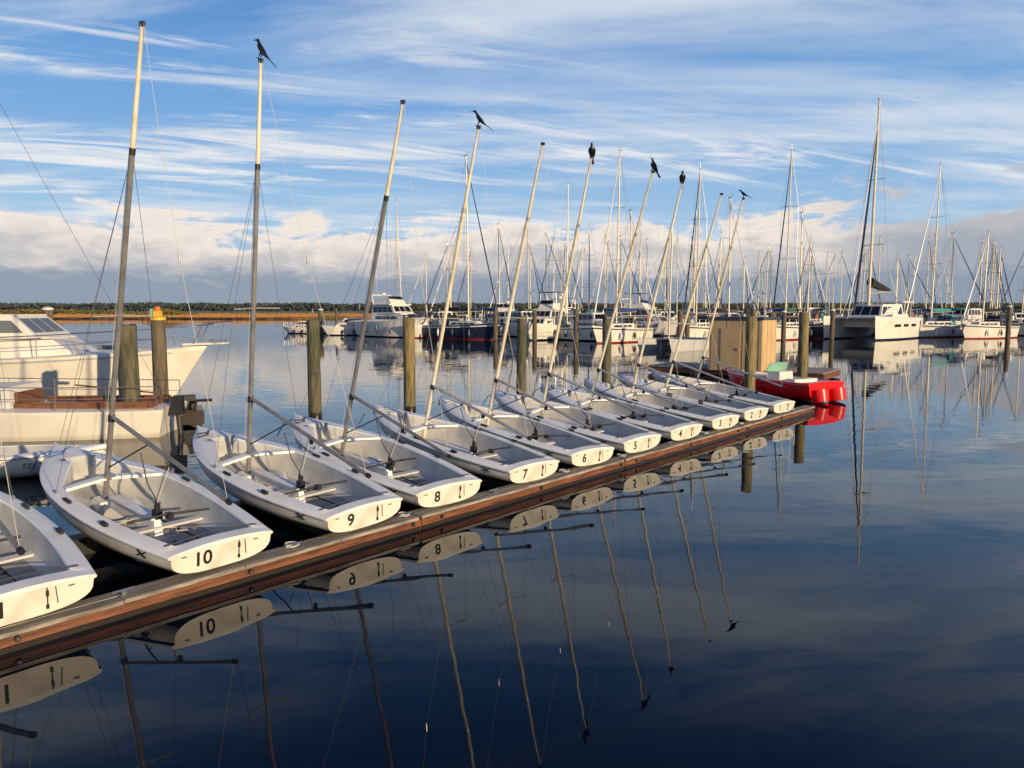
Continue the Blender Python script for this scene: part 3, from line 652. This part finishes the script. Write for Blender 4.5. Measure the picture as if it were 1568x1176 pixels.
nt.links.new(mu.outputs[0],bp.inputs["Height"]); nt.links.new(bp.outputs["Normal"],b.inputs["Normal"])
sheet("water",-4000,4000,-600,6000,0,wm)

def marsh():
    vs=[];fs=[];nx=260;ny=14;ms=[]
    for i in range(nx+1):
        X=-520+i*(474/nx)
        front=240+6*mnoise.noise(Vector((X*.03,0,0)))+2*mnoise.noise(Vector((X*.2,3,0)))+max(0,(X+75))**1.6*.28
        for j in range(ny+1):
            q=j/ny; Y=front+(q**1.8)*600
            z=-.4 if j==0 else .55+.35*mnoise.noise(Vector((X*.25,Y*.1,1)))+.3*(random.random())+q*.8
            vs.append((X,Y+(0 if j else -.6),z))
    for i in range(nx):
        for j in range(ny):
            a=i*(ny+1)+j; fs.append((a,a+ny+1,a+ny+2,a+1)); ms.append("marsh_grass" if j<8 else "marsh_green")
    mb=MB(); mb.add(vs,fs,ms)
    rn=random.Random(2); vs=[];fs=[]
    for k in range(9000):
        X=rn.uniform(-330,-52); f=240+6*mnoise.noise(Vector((X*.03,0,0)))+max(0,(X+75))**1.6*.28
        Y=f+rn.random()**2*160; h=rn.uniform(.3,.9); w_=rn.uniform(.3,1.0); o=len(vs); z0=.5
        vs+=[(X-w_,Y,z0),(X+w_,Y,z0),(X+w_*.7,Y+.1,z0+h),(X-w_*.6,Y+.1,z0+h*.9)]; fs.append((o,o+1,o+2,o+3))
    mb.add(vs,fs,"marsh_grass"); mb.build("marsh",sharp=180)
marsh()
def treeline(name,x0,x1,y,h0,h1,m,dens,seed,depth=14,size=2.2):
    rn=random.Random(seed); mb=MB(); n=int((x1-x0)*dens); vs=[];fs=[]
    for k in range(n):
        X=rn.uniform(x0,x1); env=.5+.5*mnoise.noise(Vector((X*.02,seed,0)))+.35*mnoise.noise(Vector((X*.11,seed,4)))
        H_=h0+(h1-h0)*max(0,min(1,env)); fade=min(1,(X-x0)/25,(x1-X)/25); H_*=max(.15,fade)
        Z=H_*rn.random()**.6; Y=y+rn.uniform(-depth,depth); s_=size*rn.uniform(.5,1.2)
        a=rn.uniform(-.5,.5); t=rn.uniform(-.5,.5); u=Vector((math.cos(a),math.sin(a),0))*s_; w=Vector((-math.sin(a)*t,math.cos(a)*t,1)).normalized()*s_*.7
        c=Vector((X,Y,Z)); o=len(vs)
        vs+= [c-u*.6-w*.4,c+u*.7-w*.5,c+u*.4+w*.5,c-u*.3+w*.7]; fs.append((o,o+1,o+2,o+3))
    st=int((x1-x0)/4)
    for k in range(st):
        X=x0+k*4; q=h0*.8
        o=len(vs); f1=max(.1,min(1,(X-x0)/25,(x1-X)/25)); f2=max(.1,min(1,(X+4-x0)/25,(x1-X-4)/25))
        vs+=[(X,y,-1),(X+4,y,-1),(X+4,y+2,q*f2),(X,y+2,q*f1)]; fs.append((o,o+1,o+2,o+3))
    mb.add(vs,fs,m); mb.build(name,sharp=180)
treeline("distant_tree_line",-1000,1000,1000,9.5,14,"tree_far",9,3,size=2.6)
treeline("wooded_point",-88,40,420,2.5,7.0,"tree_foliage",24,5,depth=9,size=1.3)
treeline("far_shore_trees",20,560,560,5,9,"tree_foliage",8,8,depth=12,size=2.0)
treeline("autumn_trees",-142,-108,268,3.0,6.6,"tree_autumn",70,9,depth=4,size=.8)
treeline("marsh_shrubs",-250,-150,330,2.0,4.0,"tree_autumn",18,12,depth=6,size=.8)
sheet("far_shore_ground",-1500,1500,985,1500,.4,MATS["marsh_green"])

# ---------------------------------------------------------------- sky
SUN_AZ=R(137); SUN_EL=R(11)
w=bpy.data.worlds.new("World"); scene.world=w; w.use_nodes=True; nt=w.node_tree; N_=nt.nodes; Lk=nt.links
try: w.cycles.sampling_method='NONE'
except Exception: pass
bg=N_["Background"]; bg.inputs["Strength"].default_value=.10
sky=N_.new("ShaderNodeTexSky"); sky.sky_type='NISHITA'; sky.sun_disc=False; sky.sun_elevation=SUN_EL; sky.sun_rotation=SUN_AZ; sky.air_density=1.0; sky.dust_density=.6; sky.ozone_density=2.5
def math_(op,a,b_=None,clamp=False):
    n=N_.new("ShaderNodeMath"); n.operation=op; n.use_clamp=clamp
    for i,v in enumerate((a,b_)):
        if v is None: continue
        if isinstance(v,(int,float)): n.inputs[i].default_value=v
        else: Lk.new(v,n.inputs[i])
    return n.outputs[0]
def mrange(v,a,b_,c=0,d=1,smooth=True):
    n=N_.new("ShaderNodeMapRange"); n.interpolation_type='SMOOTHSTEP' if smooth else 'LINEAR'
    Lk.new(v,n.inputs[0]); 
    for i,q in zip((1,2,3,4),(a,b_,c,d)): n.inputs[i].default_value=q
    return n.outputs[0]
def comb(x,y,z=0):
    n=N_.new("ShaderNodeCombineXYZ")
    for i,v in enumerate((x,y,z)):
        if isinstance(v,(int,float)): n.inputs[i].default_value=v
        else: Lk.new(v,n.inputs[i])
    return n.outputs[0]
def noise_(vec,sc,det=6,dist=0,rough=.5):
    n=N_.new("ShaderNodeTexNoise"); n.inputs["Scale"].default_value=sc; n.inputs["Detail"].default_value=det; n.inputs["Distortion"].default_value=dist; n.inputs["Roughness"].default_value=rough
    Lk.new(vec,n.inputs["Vector"]); return n.outputs["Fac"]
def mix(f,a,b_):
    n=N_.new("ShaderNodeMix"); n.data_type='RGBA'
    if isinstance(f,(int,float)): n.inputs[0].default_value=f
    else: Lk.new(f,n.inputs[0])
    for i,v in ((6,a),(7,b_)):
        if isinstance(v,tuple): n.inputs[i].default_value=(*v,1)
        else: Lk.new(v,n.inputs[i])
    return n.outputs[2]
tc=N_.new("ShaderNodeTexCoord"); sp=N_.new("ShaderNodeSeparateXYZ"); Lk.new(tc.outputs["Generated"],sp.inputs[0])
X,Y,Z=sp.outputs; Zc=math_('MAXIMUM',Z,0.0)
grad=mix(mrange(Zc,0,.12,0,1,False),(4.6,5.6,6.9),(3.6,5.7,8.2))
grad=mix(mrange(Zc,.10,.26),grad,(1.8,4.0,7.6))
grad=mix(mrange(Zc,.24,.40),grad,(.8,2.5,6.1))
grad=mix(mrange(Zc,.38,.60),grad,(.12,.55,2.2))
col=mix(.88,sky.outputs[0],grad)
den=math_('ADD',Zc,.10); px=math_('DIVIDE',X,den); py=math_('DIVIDE',Y,den)
rx=math_('ADD',math_('MULTIPLY',px,.94),math_('MULTIPLY',py,.34)); ry=math_('SUBTRACT',math_('MULTIPLY',py,.94),math_('MULTIPLY',px,.34))
c1=noise_(comb(math_('MULTIPLY',rx,.9),math_('MULTIPLY',ry,3.6),3.1),1.1,8,.8,.64)
c1b=noise_(comb(math_('MULTIPLY',rx,.45),math_('MULTIPLY',ry,1.1),7.7),.9,3,.3)
cir=math_('MULTIPLY',mrange(c1,.46,.66),mrange(c1b,.40,.57))
c2=noise_(comb(math_('MULTIPLY',px,.45),math_('MULTIPLY',py,1.3),11),.9,6,.5,.58)
veil=math_('MULTIPLY',mrange(c2,.41,.64),mrange(Zc,.05,.16,.35,.85))
hifade=mrange(Zc,.36,.52,1,.04)
az=math_('ARCTAN2',X,Y)
right=mrange(az,.30,.55)
# low bank: hazy grey base, puffy sunlit heads
c3=noise_(comb(math_('MULTIPLY',az,11.0),math_('MULTIPLY',Z,30.0),1.7),1.0,7,.35,.58)
thr=math_('ADD',math_('SUBTRACT',c3,mrange(Zc,.06,.125,-.28,.17,False)),math_('MULTIPLY',right,.07))
cum=math_('MULTIPLY',mrange(thr,.44,.53),mrange(Zc,.13,.19,1,0))
c4=noise_(comb(math_('MULTIPLY',az,16.0),math_('MULTIPLY',Z,48.0),5.7),1.0,6,.4,.62)
base_l=mrange(math_('ADD',Zc,math_('MULTIPLY',math_('SUBTRACT',c4,.5),.07)),.035,.062)
rim=mrange(thr,.80,.50,.45,1.0)
shade=math_('MULTIPLY',math_('MULTIPLY',base_l,rim),mrange(right,0,1,1,.35))
col=mix(math_('MULTIPLY',veil,hifade),col,(6.9,7.6,8.4))
col=mix(math_('MULTIPLY',math_('MULTIPLY',cir,.9),hifade),col,(8.9,8.8,8.7))
cumcol=mix(shade,(2.8,3.35,4.2),(9.3,8.2,7.3))
col=mix(math_('MULTIPLY',cum,.95),col,cumcol)
Lk.new(col,bg.inputs["Color"])
sl=bpy.data.lights.new("sun","SUN"); sl.energy=4.9; sl.angle=R(.5); sl.color=(1,.76,.45)
so=bpy.data.objects.new("sun",sl); scene.collection.objects.link(so)
sd=Vector((math.sin(SUN_AZ)*math.cos(SUN_EL),math.cos(SUN_AZ)*math.cos(SUN_EL),math.sin(SUN_EL)))
so.rotation_euler=sd.to_track_quat('Z','Y').to_euler(); so.location=sd*50
cd=bpy.data.cameras.new("camera"); cd.sensor_width=36; cd.lens=36*1141/1568; cd.clip_end=12000; cd.clip_start=.1
co=bpy.data.objects.new("camera",cd); scene.collection.objects.link(co); co.location=(0,0,2.8); co.rotation_euler=(R(90)-math.atan(113/1141),0,0)
scene.camera=co
scene.view_settings.view_transform='Standard'; scene.view_settings.look='None'; scene.view_settings.exposure=0
